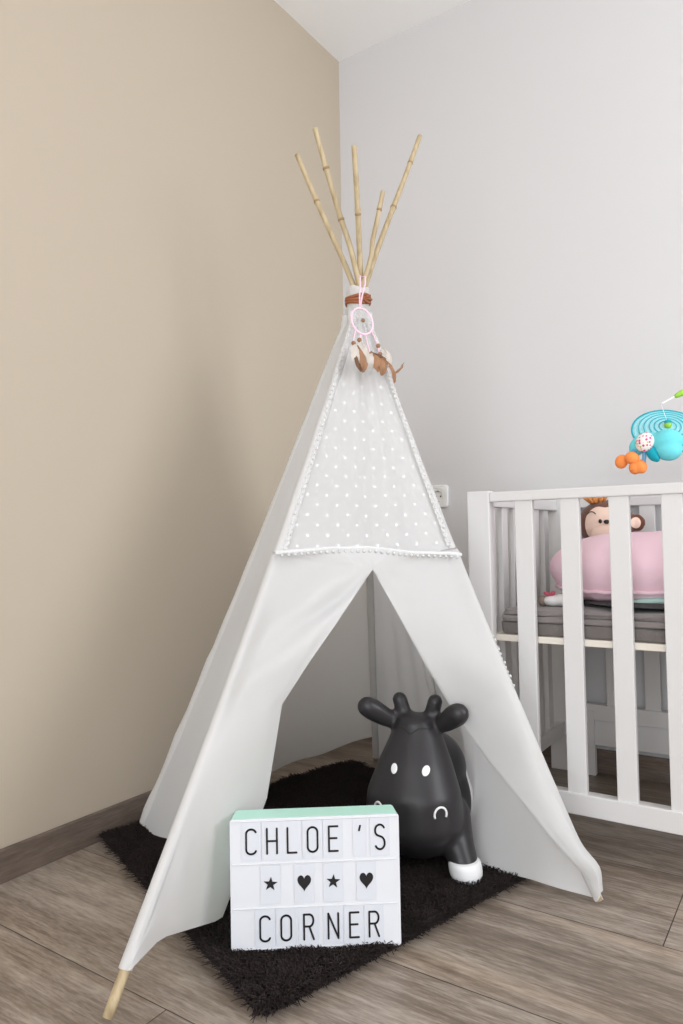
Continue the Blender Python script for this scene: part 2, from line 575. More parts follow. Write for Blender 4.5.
for key, (F, A, P) in POLES.items():
    pts, rad = [], []
    n = 90
    cl = [F.lerp(A, t) - bow(key, t) for t in (0, .33, .66, 1)] + [A.lerp(P, .5) + (A - F).normalized() * 0, P]
    cl = smooth_poly(cl, n)
    r0 = .0085 if key != 'BL' else .0075
    for i, p in enumerate(cl):
        t = i / (n - 1)
        r = r0 * (1.02 - .26 * t)
        for nd in NODES[key]:
            r += .0011 * math.exp(-((t - nd) / .006) ** 2)
        j = V((noise.noise(p * 3 + V((5, 1, 2))), noise.noise(p * 3 + V((1, 7, 3))), 0)) * .004 * min(1, (1 - t) * 8) * min(1, t * 8)
        pts.append(p + j); rad.append(r)
    pole = MB().tube(pts, rad, 10).build('pole', M['bamboo'], TP)
    for nd in NODES[key]:
        i = min(n - 2, int(nd * (n - 1)))
        d = (pts[i + 1] - pts[i]).normalized()
        MB().tube([pts[i] - d * .003, pts[i] - d * .001, pts[i] + d * .001, pts[i] + d * .003], [rad[i] + .0002, rad[i] + .0009, rad[i] + .0009, rad[i] + .0002], 12).build('bamboo_node', M['bamboo_node'], pole)


COLLAR = V((.590, -.822, 0))
def edge(key, z, off=.0105):
    F, A, P = POLES[key]
    t = (z - F.z) / (A.z - F.z)
    p = F.lerp(A, t) - bow(key, t)
    d = V((p.x - AX.x, p.y - AX.y, 0))
    if d.length < .05:
        d2 = V((F.x - AX.x, F.y - AX.y, 0)).normalized()
        d = d2
    p = p + d.normalized() * off
    s_ = min(1, max(0, (z - 1.235) / .09)); s_ = s_ * s_ * (3 - 2 * s_)
    d2 = V((F.x - AX.x, F.y - AX.y, 0)).normalized()
    return p.lerp(V((COLLAR.x + d2.x * .031, COLLAR.y + d2.y * .031, z)), s_)


def wr(p, s, a, seed):
    return noise.noise(V((p.x * s + seed, p.y * s, p.z * s * .6))) * a


ZT = 1.318


def panel(k1, k2, hem, sag, nu=28, nv=56, seed=0.0, wamp=.010):
    P = []
    c = V((.6, -.85, .4))
    for i in range(nv + 1):
        v = i / nv
        row = []
        for j in range(nu + 1):
            u = j / nu
            h = hem(u)
            z = h + (ZT - h) * v
            a, b = edge(k1, z), edge(k2, z)
            p = a.lerp(b, u)
            t = V((b.x - a.x, b.y - a.y, 0)).normalized()
            nrm = V((t.y, -t.x, 0))
            if nrm.dot(V((p.x - AX.x, p.y - AX.y, 0))) < 0:
                nrm = -nrm
            e = 4 * u * (1 - u)
            row.append(p + nrm * (sag(u, v) + e * (wr(p, 5, wamp, seed) + wr(p, 13, wamp * .6, seed + 9)) * (1 - v) ** .5))
        P.append(row)
    return P


cover = MB()
# left side panel (front-left pole to back-left pole), rumpled near the hem
cover.grid(panel('FL', 'BL', lambda u: .075 - .055 * u + .006 * math.sin(u * 19), lambda u, v: 4 * u * (1 - u) * (.012 * (1 - v)) + .012 * math.exp(-(v / .12) ** 2) * math.sin(u * 14 + 1) * min(1, 6 * u * (1 - u)) - .105 * (4 * u * (1 - u)) ** .8 * (1 - v) ** 1.6, seed=3, wamp=.014))
# rear left panel, hem lifting towards the rear pole
cover.grid(panel('BL', 'BC', lambda u: .026 + .07 * u ** 1.6 + .004 * math.sin(u * 23), lambda u, v: 4 * u * (1 - u) * .04 * (1 - v), seed=11))
# rear right panel
cover.grid(panel('BC', 'BR', lambda u: .006 + .002 * math.sin(u * 21), lambda u, v: 4 * u * (1 - u) * .01 * (1 - v) + .004 * math.sin(u * 22) * (1 - v), seed=21))
# right side panel, pushed inwards along the floor


def sagD(u, v):
    s = max(0, math.sin(PI * min(1, max(0, u)) ** 1.5))
    base = -.155 * s * (1 - v) ** 7
    fold = .018 * math.sin(u * 17 + v * 5 + .6) * s * (1 - v) ** 1.5 * min(1, max(0, (u - .42) / .2))
    return base + fold


cover.grid(panel('BR', 'FR', lambda u: .034 - .02 * u + .006 * math.sin(u * 16), sagD, nu=44, nv=64, seed=31, wamp=.010))
# border strips along the front poles, either side of the sheer panel
NF = V((.77557, -.55529, .30024))


def at_z(pl, z):
    pl = [V(p) for p in pl]
    if pl[0].z < pl[-1].z:
        pl = pl[::-1]
    for a, b in zip(pl, pl[1:]):
        if a.z >= z >= b.z or b is pl[-1]:
            return a.lerp(b, (a.z - z) / (a.z - b.z))
    return pl[0]


zs = [1.300 - (1.300 - .700) * i / 40 for i in range(41)]


def trim_pt(side, z):
    u = .045 if side < 0 else .96
    return edge('FL', z).lerp(edge('FR', z), u)


TL = [trim_pt(-1, z) for z in zs]
TR = [trim_pt(1, z) for z in zs]
for key, trim in (('FL', TL), ('FR', TR)):
    P = []
    for z in zs:
        zz = z if key == 'FL' else z
        a, b = edge(key, zz), at_z(trim, zz) + NF * .002
        P.append([a.lerp(b, u) + NF * .004 * math.sin(PI * u) for u in (0, .25, .5, .75, 1)])
    cover.grid(P)
# collar round the poles
P = []
for z, r in ((1.285, .027), (1.310, .029), (1.328, .0275), (1.345, .0275), (1.358, .029), (1.364, .0285), (1.366, .026)):
    P.append([V((COLLAR.x + r * math.cos(a), COLLAR.y + r * math.sin(a), z + .004 * math.sin(3 * a) * (1 if z > 1.35 else 0))) for a in [2 * PI * k / 28 for k in range(28)]])
cover.grid(P, True)
cover.build('canvas_cover', M['canvas'], TP, weld=2e-4)
# cloth sleeves sewn round the rear poles
for key, za in (('BC', .02), ('BL', .024), ('BR', .02), ('FL', .066), ('FR', .022)):
    zz = [lerp(za, 1.30, i / 40) for i in range(41)]
    MB().tube([edge(key, z, 0) for z in zz], [.0108 + .0006 * math.sin(i * 1.3) + (.003 * max(0, math.sin(i * 1.1)) if key == 'BL' and i < 14 else 0) for i in range(41)], 12, False).build('pole_sleeve', M['canvas'], TP)

# door flaps
L_OUT = [.719, .538, .343, .213, .141, .066]
L_IN = [(.744, -1.031, .677), (.718, -1.116, .586), (.695, -1.189, .509), (.655, -1.231, .426), (.612, -1.229, .239), (.572, -1.316, .034), (.588, -1.478, .080), (.602, -1.552, .070)]
L_MAP = [0.0, .16, .33, .50, .70, .86, .95, 1.0]      # outer-edge fraction that faces each inner point
R_IN = [(0.742, -1.027, 0.677), (0.818, -0.92, 0.461), (0.846, -0.838, 0.341), (0.913, -0.834, 0.26), (0.986, -0.859, 0.205), (1.058, -0.861, 0.131), (1.119, -0.835, 0.057), (1.135, -0.835, 0.014)]
R_MAP = [0.0, .27, .42, .55, .67, .82, .95, 1.0]
BAND = [(.613, -1.191, .718), (.622, -1.180, .719), (.681, -1.094, .724), (.736, -1.016, .723), (.790, -.948, .711), (.853, -.863, .706), (.866, -.850, .703)]
MID = V((.736, -1.016, .716))


def along(mapping, pts, s):
    for i in range(len(mapping) - 1):
        if s <= mapping[i + 1]:
            return V(pts[i]).lerp(V(pts[i + 1]), (s - mapping[i]) / (mapping[i + 1] - mapping[i]))
    return V(pts[-1])


def seg_dist(p, a, b):
    ab = b - a
    t = max(0, min(1, (p - a).dot(ab) / ab.length_squared))
    return (p - a - ab * t)


CR_A, CR_B = V((.602, -1.33, .49)), V((.735, -1.05, .655))


def flap(side):
    key = 'FL' if side < 0 else 'FR'
    P = []
    NV, NU = 70, 26
    for i in range(NV + 1):
        s = i / NV
        z = lerp(.715, .066 if side < 0 else .024, s)
        o = edge(key, z, .011)
        q = along(L_MAP, L_IN, s) if side < 0 else along(R_MAP, R_IN, s)
        row = []
        pc_ = edge(key, z, 0)
        rw = .0122 + (.016 * math.exp(-((s - .945) / .045) ** 2) if side > 0 else 0)
        away = V((-.80, -.52, .2)).normalized() if side < 0 else V((.58, .78, .2)).normalized()
        for k in range(5):
            row.append(pc_ + away.lerp(NF, k / 5).normalized() * rw)
        o = pc_ + NF * rw
        for j in range(NU + 1):
            u = j / NU
            p = o.lerp(q, u)
            e = math.sin(PI * u)
            bul = (.012 if side < 0 else .020) * e * math.sin(PI * min(1, s * 1.05)) + .004 * min(1, u * 5)
            d = wr(p, 6, .008, 40 + side) + wr(p, 17, .005, 50 + side)
            if side < 0:
                dv = seg_dist(p, CR_A, CR_B)
                h = dv.z
                d += -.015 * math.exp(-(dv.length / .014) ** 2) + .014 * math.exp(-((dv.length - .03) / .03) ** 2)
                dv2 = seg_dist(p, V((.60, -1.52, .16)), V((.676, -1.257, .40)))
                d += -.010 * math.exp(-(dv2.length / .016) ** 2)
            else:
                for (a, b, am) in ((V((.80, -.97, .60)), V((.95, -.85, .46)), .012), (V((.90, -.95, .40)), V((1.04, -.85, .25)), .011), (V((.77, -.99, .66)), V((.90, -.86, .60)), .010)):
                    dv2 = seg_dist(p, a, b)
                    d += -am * math.exp(-(dv2.length / .014) ** 2)
            row.append(p + NF * (bul + d * min(1, e * 2.2)))
        # the loose edge is rolled back under itself
        tdir = (o - q)
        tdir = tdir.normalized() if tdir.length > .005 else -NF
        w_ = (.030 if side > 0 else .012) * min(1, s * 4) * (1 if side > 0 else max(0, 1 - max(0, s - .7) * 6))
        last = row[-1]
        for k in range(1, 7):
            a = k / 6 * PI * .9
            row.append(last + (-tdir * math.sin(a) * .35 - NF * (1 - math.cos(a)) * .5 + tdir * (1 - math.cos(a)) * .35) * w_)
        P.append(row)
    # top piece: from the pompom band down to the first flap row
    rows = []
    top = P[0]
    n = len(top)
    for k in range(4):
        r = []
        for j in range(n):
            u = j / (n - 1)
            uu = max(0, j - 5) / (n - 6) * .5
            uu = uu if side < 0 else 1 - uu
            r.append(poly(BAND, min(1, max(0, uu * .985 + .008))).lerp(top[j], k / 3 * .999) + NF * .004 * (1 - k / 3))
        rows.append(r)
    mb = MB().grid(rows).grid(P)
    return mb.build('door_flap', M['canvas'], TP, weld=1e-3)


flap(-1)
flap(1)

# sheer dotted panel
mbs = MB()
P, UV = [], []
NR, NC = 48, 26
for i in range(NR + 1):
    z = 1.300 - (1.300 - .705) * i / NR
    a, b = at_z(TL, z), at_z(TR, z)
    row = []
    for j in range(NC + 1):
        u = j / NC
        p = a.lerp(b, u)
        p = p - NF * .010 * math.sin(PI * u) * min(1, (1.32 - z) * 3) + NF * (wr(p, 9, .004, 70) + .0035 * math.sin(u * 21 + 1.5 * noise.noise(p * 6))) * math.sin(PI * u)
        row.append(p)
        UV.append((((u - .5) * (b - a).length) / .047, z / .047 * 1.06))
    P.append(row)
sh = mbs.grid(P).build('sheer_panel', M['sheer'], TP)
uvl = sh.data.uv_layers.new(name='UVMap')
for lp in sh.data.loops:
    uvl.data[lp.index].uv = UV[lp.vertex_index]
# lace ribbon with tiny loops along both sides of the sheer panel
for trim in (TL, TR):
    P = []
    K = 150
    for i in range(K + 1):
        z = 1.28 - (1.28 - .722) * i / K
        c = at_z(trim, z) + NF * .005
        sd = V((-.577, -.80, 0)) if trim is TL else V((.577, .80, 0))
        wob = .0015 * math.sin(i * 1.9)
        w_ = .0052
        P.append([c - sd * (w_ + wob), c - sd * w_ * .4 + NF * (.001 + .002 * (i % 2)), c + sd * w_ * .4 + NF * (.003 - .002 * (i % 2)), c + sd * (w_ - wob)])
    lace = MB().grid(P).build('lace_trim', M['lace'], TP)
    sq = MB()
    for i in range(4, K, 3):
        z = 1.28 - (1.28 - .722) * i / K
        c = at_z(trim, z) + NF * .0085 + V((random.uniform(-.5, .5) * .577, random.uniform(-.5, .5) * .8, 0)) * .008
        sq.ell(c, (.0022, .0022, .0022), None, 6, 4)
    sq.build('sequin', M['trim'], lace)
# pompom band across the front
bp_ = [poly(BAND, t / 60) + NF * .006 for t in range(61)]
P = [[p + V((0, 0, dz)) + NF * dn for (dz, dn) in ((.0035, -.003), (.001, -.002), (-.002, -.002), (-.0035, -.003))] for p in bp_]
band = MB().grid(P).build('pompom_band', M['trim'], TP)
first = None
for k in range(30):
    p = poly(BAND, .03 + .94 * k / 29) + NF * .007 + V((0, 0, -.008))
    if first is None:
        pm = MB()
        for q in range(26):
            d = V((rng.normal(), rng.normal(), rng.normal())).normalized()
            pm.tube([p, p + d * .0043], [.0013, .0009], 4)
        pm.ell(p, (.0034, .0034, .0034), None, 8, 6)
        first = pm.build('pompom', M['trim'], band)
        p0 = p
    else:
        copy_at(first, p - p0, band)

# a few pompoms of the same trim on the right hand pole seam
for k in range(12):
    copy_at(first, edge('FR', .52 - .0095 * k, 0) + V((.58, .78, .2)).normalized() * (.0135 + .002 * math.sin(k * 2.3)) - p0, band)

# leather tie round the collar, its ends sticking out to the right
tie = MB()
for k, (z, r) in enumerate(((1.327, .0290), (1.335, .0295), (1.342, .0290))):
    tie.tube([V((COLLAR.x + r * math.cos(a), COLLAR.y + r * math.sin(a), z + .003 * math.sin(a * 2 + k))) for a in [2 * PI * q / 32 for q in range(33)]], .0042, 8, False)
kx = V((.614, -.841, 1.334))
tie.ell(kx, (.008, .008, .009))
for d in (V((.018, .012, .006)), V((.020, .016, -.004)), V((.016, .012, -.014))):
    tie.tube([kx, kx + d * .6, kx + d], [.0035, .003, .0022], 6)
tie.build('leather_tie', M['leather'], TP)

# ------------------------------------------------------------------ dreamcatcher hanging from the tie
FPT = V((.627, -.879, 1.254))
EU = V((.577, .8165, 0))                 # along the front panel
EV = NF.cross(EU).normalized()
if EV.z < 0:
    EV = -EV


def fp(u, v, n=0.0):
    return FPT + EU * u + EV * v + NF * n


DC = thing('dreamcatcher', 'small pink dreamcatcher with brown feathers hanging from the teepee tie', 'dreamcatcher', fp(0, -.12, .02))
rc = (.000, -.002)
ring = MB()
ring.tube([fp(rc[0] + .027 * math.cos(a), rc[1] + .036 * math.sin(a), .022) for a in [2 * PI * k / 36 for k in range(37)]], .0025, 8, False)
ring.build('hoop', M['pink_cord'], DC)
web = MB()
for k in range(8):
    a0, a1 = 2 * PI * k / 8, 2 * PI * (k + 1) / 8
    o0 = fp(rc[0] + .027 * math.cos(a0), rc[1] + .036 * math.sin(a0), .022)
    m0 = fp(rc[0] + .014 * math.cos(a0 + .4), rc[1] + .018 * math.sin(a0 + .4), .022)
    o1 = fp(rc[0] + .027 * math.cos(a1), rc[1] + .036 * math.sin(a1), .022)
    web.tube([o0, m0, o1], .0008, 4)
    web.tube([m0, fp(rc[0], rc[1], .022)], .0007, 4)
web.build('web', M['trim'], DC)
MB().ell(fp(rc[0] + .002, rc[1] + .001, .024), (.0048, .0048, .0048), None, 10, 8).build('bead', M['bead'], DC)
cord = MB()
for du in (-.008, .008):
    cord.tube([fp(du * .1, .034, .022), fp(du * .4 + .004, .065, .028), fp(du * .8 + .010, .095, .038), fp(du * .8 + .014, .118, .034), fp(du * .3 + .014, .126, .022)], .0020, 6)
cord.build('hanging_loop', M['pink_cord'], DC)
STR = [(-.020, -.026, -.030, -.060), (-.008, -.034, -.012, -.056), (.020, -.026, .032, -.062), (.003, -.036, .008, -.085)]
for (u0, v0, u1, v1) in STR:
    s_ = MB().tube([fp(u0, v0, .022), fp((u0 + u1) / 2, (v0 + v1) / 2, .021), fp(u1, v1, .020), fp(u1, v1 - .022, .020)], .0017, 6)
    s_.build('tassel_cord', M['pink_cord'], DC)
for (u, v) in ((-.030, -.064), (-.014, -.054), (.032, -.066), (.034, -.088)):
    MB().ell(fp(u, v, .021), (.0055, .0055, .0055), None, 10, 8).build('bead', M['bead'], DC)


def feather(u0, v0, u1, v1, wdt, bend, m, n0=.022):
    mb = MB()
    rows = []
    K = 10
    for i in range(K + 1):
        t = i / K
        u = lerp(u0, u1, t) + bend * math.sin(PI * t)
        v = lerp(v0, v1, t)
        wd = wdt * (math.sin(PI * min(1, t * .92 + .05)) ** .7)
        du, dv = (v1 - v0), -(u1 - u0)
        l = math.hypot(du, dv)
        px, py = du / l, dv / l
        row = []
        for q in (-1, -.5, 0, .5, 1):
            rag = 1 + .25 * math.sin(i * 5.3 + q * 3)
            row.append(fp(u + px * wd * q * rag, v + py * wd * q * rag, n0 + .004 * (1 - abs(q)) + .006 * t * math.sin(t * 4)))
        rows.append(row)
    mb.grid(rows)
    mb.tube([fp(u0, v0, n0 + .004), fp((u0 + u1) / 2 + bend, (v0 + v1) / 2, n0 + .005), fp(u1, v1, n0 + .004)], .0008, 5)
    return mb.build('feather', m, DC)


feather(-.026, -.068, -.024, -.120, .013, -.006, M['feather_grey'])
feather(-.022, -.072, -.016, -.140, .011, .006, M['feather_brown'])
feather(-.028, -.085, -.020, -.138, .007, -.006, M['feather_dark'])
feather(-.012, -.060, -.006, -.118, .011, .004, M['feather_grey'])
feather(.010, -.085, .024, -.135, .013, .004, M['feather_brown'])
feather(.014, -.088, .008, -.128, .012, -.006, M['feather_grey'])
feather(.034, -.092, .030, -.145, .010, .004, M['feather_brown'])
feather(.012, -.088, .052, -.108, .005, .002, M['feather_dark'])
feather(.040, -.075, .046, -.125, .009, .008, M['feather_grey'], .026)
feather(.036, -.10, .058, -.165, .006, .008, M['feather_brown'], .026)
feather(.060, -.142, .088, -.112, .003, .004, M['feather_brown'], .026)

# ------------------------------------------------------------------ shaggy rug
RL, RF, RBR, RBL = V((.028, -1.150, 0)), V((.785, -1.444, 0)), V((.985, -.740, 0)), V((.240, -.360, 0))
RV = RBL - RL


def rug_pt(u, v):
    return RL * (1 - u) * (1 - v) + RF * u * (1 - v) + RBR * u * v + RBL * (1 - u) * v


RUG = thing('shaggy_rug', 'black shaggy rectangular rug lying under the teepee', 'rug', (.5, -.95, 0))
P = [[rug_pt(j / 20, i / 20) + V((0, 0, .006)) for j in range(21)] for i in range(21)]
rb = MB().grid(P)
Pb = [RL, RF, RBR, RBL]
for a, b in zip(Pb, Pb[1:] + Pb[:1]):
    rb.add([a + V((0, 0, .0005)), b + V((0, 0, .0005)), b + V((0, 0, .006)), a + V((0, 0, .006))], [(0, 1, 2, 3)])
rb.build('backing', M['rug_base'], RUG, smooth=False)
NT = 130000
uu, vv = rng.random(NT), rng.random(NT)
edge_n = 12000                               # extra tufts along the border
side = rng.integers(0, 4, edge_n)
eu = rng.random(edge_n); ew = rng.random(edge_n) * .034 - .014
uu[:edge_n] = np.where(side == 0, ew, np.where(side == 1, 1 - ew, eu))
vv[:edge_n] = np.where(side == 2, ew, np.where(side == 3, 1 - ew, eu))
U_, V_ = uu[:, None], vv[:, None]
b0 = np.array(RL)[None] * (1 - U_) * (1 - V_) + np.array(RF)[None] * U_ * (1 - V_) + np.array(RBR)[None] * U_ * V_ + np.array(RBL)[None] * (1 - U_) * V_
b0[:, 2] = .005
eU = np.array((RF - RL).normalized()); eV = np.array(RV.normalized())
ang = rng.random(NT) * 2 * PI
lean = np.stack([np.cos(ang), np.sin(ang), 0 * ang], 1) * rng.uniform(.1, .9, NT)[:, None]
outw = ((uu > .97) * 1.0 - (uu < .03) * 1.0)[:, None] * eU[None] + ((vv > .97) * 1.0 - (vv < .03) * 1.0)[:, None] * eV[None]
lean += outw * rng.uniform(.1, .75, NT)[:, None]
cl_ = np.array([noise.noise(V((x * 16, y * 16, 0))) for x, y in b0[:, :2]])
H = (.014 + .008 * rng.random(NT)) * (1 + .3 * cl_)
tpts = [b0]
for k, (h, l) in enumerate(((.5, .22), (.9, .65), (1.0, 1.15))):
    q = b0 + lean * (H * l)[:, None]
    q[:, 2] = .005 + H * h * (1 - .25 * np.linalg.norm(lean, axis=1) * (k > 0))
    tpts.append(q + rng.normal(0, .001, (NT, 3)) * np.array([1, 1, .3]))
perp = np.stack([-np.sin(ang), np.cos(ang), 0 * ang], 1)
fw = np.stack([np.cos(ang), np.sin(ang), 0 * ang], 1)
rads = (.0012, .0014, .0013, .0007)
vs = []
for k in range(4):
    up = np.array([0, 0, 1.0])
    for (c, s) in ((1, 0), (-.5, .87), (-.5, -.87)):
        vs.append(tpts[k] + (perp * c + (fw * .5 + up * .5) * s) * rads[k])
vs = np.stack(vs, 1).reshape(-1, 3)      # NT*12
vs[:, 2] = np.maximum(vs[:, 2], .001)
vs[:, 0] = np.maximum(vs[:, 0], .0145)
fi = []
for k in range(3):
    for c in range(3):
        d = (c + 1) % 3
        fi.append((k * 3 + c, k * 3 + d, (k + 1) * 3 + d, (k + 1) * 3 + c))
fi = np.array(fi)
faces = (fi[None] + (np.arange(NT) * 12)[:, None, None]).reshape(-1, 4)
me = bpy.data.meshes.new('pile')
vs = vs - np.array([.5, -.95, 0])
me.vertices.add(len(vs)); me.vertices.foreach_set('co', vs.ravel())
me.loops.add(faces.size); me.loops.foreach_set('vertex_index', faces.ravel().astype(np.int32))
me.polygons.add(len(faces)); me.polygons.foreach_set('loop_start', np.arange(0, faces.size, 4, dtype=np.int32))
me.polygons.foreach_set('use_smooth', np.ones(len(faces), dtype=bool))
me.update(calc_edges=True); me.validate()
me.materials.append(M['rug_pile'])
pile = bpy.data.objects.new('pile', me); COL.objects.link(pile); pile.parent = RUG
pile['kind'] = 'stuff'

# ------------------------------------------------------------------ lightbox
LB0 = V((.642, -1.365, .0165))
LBU = V((.8003, .5997, 0)); LBN = V((.5997, -.8003, 0)); LBV = V((0, 0, 1))
LW, LH, LD = .3025, .232, .055


def lb(u, v, n=0.0):
    return LB0 + LBU * u + LBV * v + LBN * n


LBX = thing('lightbox', 'white lightbox with black letter cards and mint green case, on the black rug', 'lightbox', lb(LW / 2, 0, -LD / 2))


def rbox(u0, u1, v0, v1, n0, n1, c=.0):
    mb = MB().box(u0, u1, v0, v1, n0, n1, c)
    mb.v = [tuple(lb(*p)) for p in mb.v]
    return mb


def rrect_solid(w, h, r, n0, n1, inset=0.0, k=6):
    """rounded rectangle extruded from n0 to n1, tapering by inset at n0"""
    def ring(ins, n):
        out = []
        for (cx, cy, a0) in ((w - r, h - r, 0), (r, h - r, PI / 2), (r, r, PI), (w - r, r, 1.5 * PI)):
            for i in range(k + 1):
                a = a0 + PI / 2 * i / k
                x, y = cx + r * math.cos(a), cy + r * math.sin(a)
                out.append(lb(w / 2 + (x - w / 2) * (1 - ins * 2 / w), h / 2 + (y - h / 2) * (1 - ins * 2 / h), n))
        return out
    A, B, C_ = ring(inset + .002, n0), ring(inset, n0 + .002), ring(0, n1)
    mb = MB().grid([A, B, C_], True)
    n = len(A)
    mb.f.append(tuple(range(n)))
    mb.f.append(tuple(2 * n + i for i in reversed(range(n))))
    return mb


auto_smooth(rrect_solid(LW, LH, .007, -LD, -.004, .003).build('case', M['mint'], LBX))
auto_smooth(rrect_solid(LW, LH, .005, -.0045, 0.0, 0).build('light_panel', M['light_panel'], LBX))
rowc = [1 - .168, 1 - .50, 1 - .827]
for vb in (.985, .660, .325, .022):
    rbox(.004, LW - .004, vb * LH - .0011, vb * LH + .0011, .0002, .0018, .0004).build('card_rail', M['rail_clear'], LBX)


def arc(cx, cy, rx, ry, a0, a1, n=10):
    return [(cx + rx * math.cos(math.radians(a0 + (a1 - a0) * i / n)), cy + ry * math.sin(math.radians(a0 + (a1 - a0) * i / n))) for i in range(n + 1)]


# condensed round-ended stroke letters in a 1 x 1 box centred on 0
GL = {
    'C': [arc(0, .32, .36, .18, 20, 180) + arc(0, -.32, .36, .18, 180, 340)],
    'H': [[(-.36, .5), (-.36, -.5)], [(.36, .5), (.36, -.5)], [(-.36, 0), (.36, 0)]],
    'L': [[(-.3, .5), (-.3, -.5), (.34, -.5)]],
    'O': [arc(0, .3, .36, .2, 0, 180) + arc(0, -.3, .36, .2, 180, 360) + [(.36, .3)]],
    'E': [[(.34, .5), (-.3, .5), (-.3, -.5), (.34, -.5)], [(-.3, .02), (.26, .02)]],
    "'": [[(.04, .48), (-.04, .30)]],
    'S': [arc(0, .28, .34, .22, 25, 180) + arc(.0, .24, .34, .2, 180, 262, 5) + arc(0, -.24, .34, .26, 82, 0, 5) + arc(0, -.28, .34, .22, 0, -155)],
    'R': [[(-.34, -.5), (-.34, .5)] + [(0, .5)] + arc(.06, .26, .28, .24, 90, -90) + [(-.34, .02)], [(.04, .02), (.36, -.5)]],
    'N': [[(-.36, -.5), (-.36, .5), (.36, -.5), (.36, .5)]],
}


def stroke_mesh(mb, pts, cu, cv, sx, sy, wd, n0=.0016, n1=.0024):
    """flat round-ended stroke, laid as overlapping capsules"""
    P = [(cu + x * sx, cv + y * sy) for x, y in pts]
    for a, b in zip(P, P[1:]):
        dx, dy = b[0] - a[0], b[1] - a[1]
        if math.hypot(dx, dy) < 1e-6:
            continue
        an = math.atan2(dy, dx)
        ol = []
        for i in range(7):
            t = an + PI / 2 + PI * i / 6
            ol.append((a[0] + wd * math.cos(t), a[1] + wd * math.sin(t)))
        for i in range(7):
            t = an - PI / 2 + PI * i / 6
            ol.append((b[0] + wd * math.cos(t), b[1] + wd * math.sin(t)))
        n = len(ol)
        mb.add([lb(x, y, n0) for x, y in ol] + [lb(x, y, n1) for x, y in ol],
               [tuple(range(n, 2 * n))] + [(i, (i + 1) % n, n + (i + 1) % n, n + i) for i in range(n)])


def outline_mesh(mb, ol, cu, cv, n0=.0016, n1=.0024):
    P = [(cu + x, cv + y) for x, y in ol]
    n = len(P)
    c = (sum(p[0] for p in P) / n, sum(p[1] for p in P) / n)
    mb.add([lb(x, y, n0) for x, y in P] + [lb(x, y, n1) for x, y in P] + [lb(c[0], c[1], n1)],
           [(n + i, n + (i + 1) % n, 2 * n) for i in range(n)] + [(i, (i + 1) % n, n + (i + 1) % n, n + i) for i in range(n)])


ROWS = [(rowc[0], [('C', .125), ('H', .247), ('L', .363), ('O', .486), ('E', .607), ("'", .765), ('S', .885)]),
        (rowc[1], [('*', .235), ('h', .433), ('*', .604), ('h', .80)]),
        (rowc[2], [('C', .20), ('O', .323), ('R', .455), ('N', .60), ('E', .722), ('R', .84)])]
for vc, items in ROWS:
    for ch, uc in items:
        cu, cv = uc * LW, vc * LH
        wt = .0175 if ch != "'" else .012
        tile = rbox(cu - wt, cu + wt, cv - .034, cv + .034, .0003, .0014).build('letter_card', M['tile'], LBX, smooth=False)
        g = MB()
        if ch == '*':
            outline_mesh(g, [((.0128 if i % 2 == 0 else .0052) * math.sin(i * PI / 5 + .08), (.0128 if i % 2 == 0 else .0052) * math.cos(i * PI / 5 + .08) + .002) for i in range(10)], cu, cv)
            g.build('star_symbol', M['ink'], tile, smooth=False)
        elif ch == 'h':
            ol = []
            for i in range(40):
                t = 2 * PI * i / 40
                x = 16 * math.sin(t) ** 3
                y = 13 * math.cos(t) - 5 * math.cos(2 * t) - 2 * math.cos(3 * t) - math.cos(4 * t)
                ol.append((x / 16 * .0122, y / 16 * .0158 + .003))
            outline_mesh(g, ol, cu, cv)
            g.build('heart_symbol', M['ink'], tile, smooth=False)
        else:
            for st in GL[ch]:
                stroke_mesh(g, st, cu, cv, .0245, .0435, .0017 if ch != "'" else .0017)
            g.build('letter', M['ink'], tile, smooth=False)

# ------------------------------------------------------------------ rubber cow hopper
CB = V((.753, -.862, .012))
TH = math.radians(12)
CR = Matrix.Rotation(TH, 3, 'Z')


def cw(x, y, z):
    return CB + CR @ V((x, y, z))


COW = thing('bouncy_cow', 'black rubber bouncy cow toy with white hooves and eyes, inside the teepee opening', 'toy', CB)
b = MB()


def chain(pts, n=10, seg=40):
    """ovoids strung along a path: pts = (x,y,z,rx,ry,rz)"""
    for (p, q) in zip(pts, pts[1:]):
        for i in range(n):
            t = i / n
            c = [lerp(p[k], q[k], t) for k in range(6)]
            b.ell(c[:3], c[3:], None, seg, seg // 2)
    b.ell(pts[-1][:3], pts[-1][3:], None, seg, seg // 2)


# head: narrow brow widening to a heavy muzzle that leans forward
chain([(0, -.005, .300, .052, .050, .034), (0, -.012, .262, .066, .062, .05), (0, -.025, .215, .086, .078, .06), (0, -.040, .160, .106, .092, .07), (0, -.040, .115, .110, .092, .075), (0, -.025, .085, .098, .08, .06)], 14)
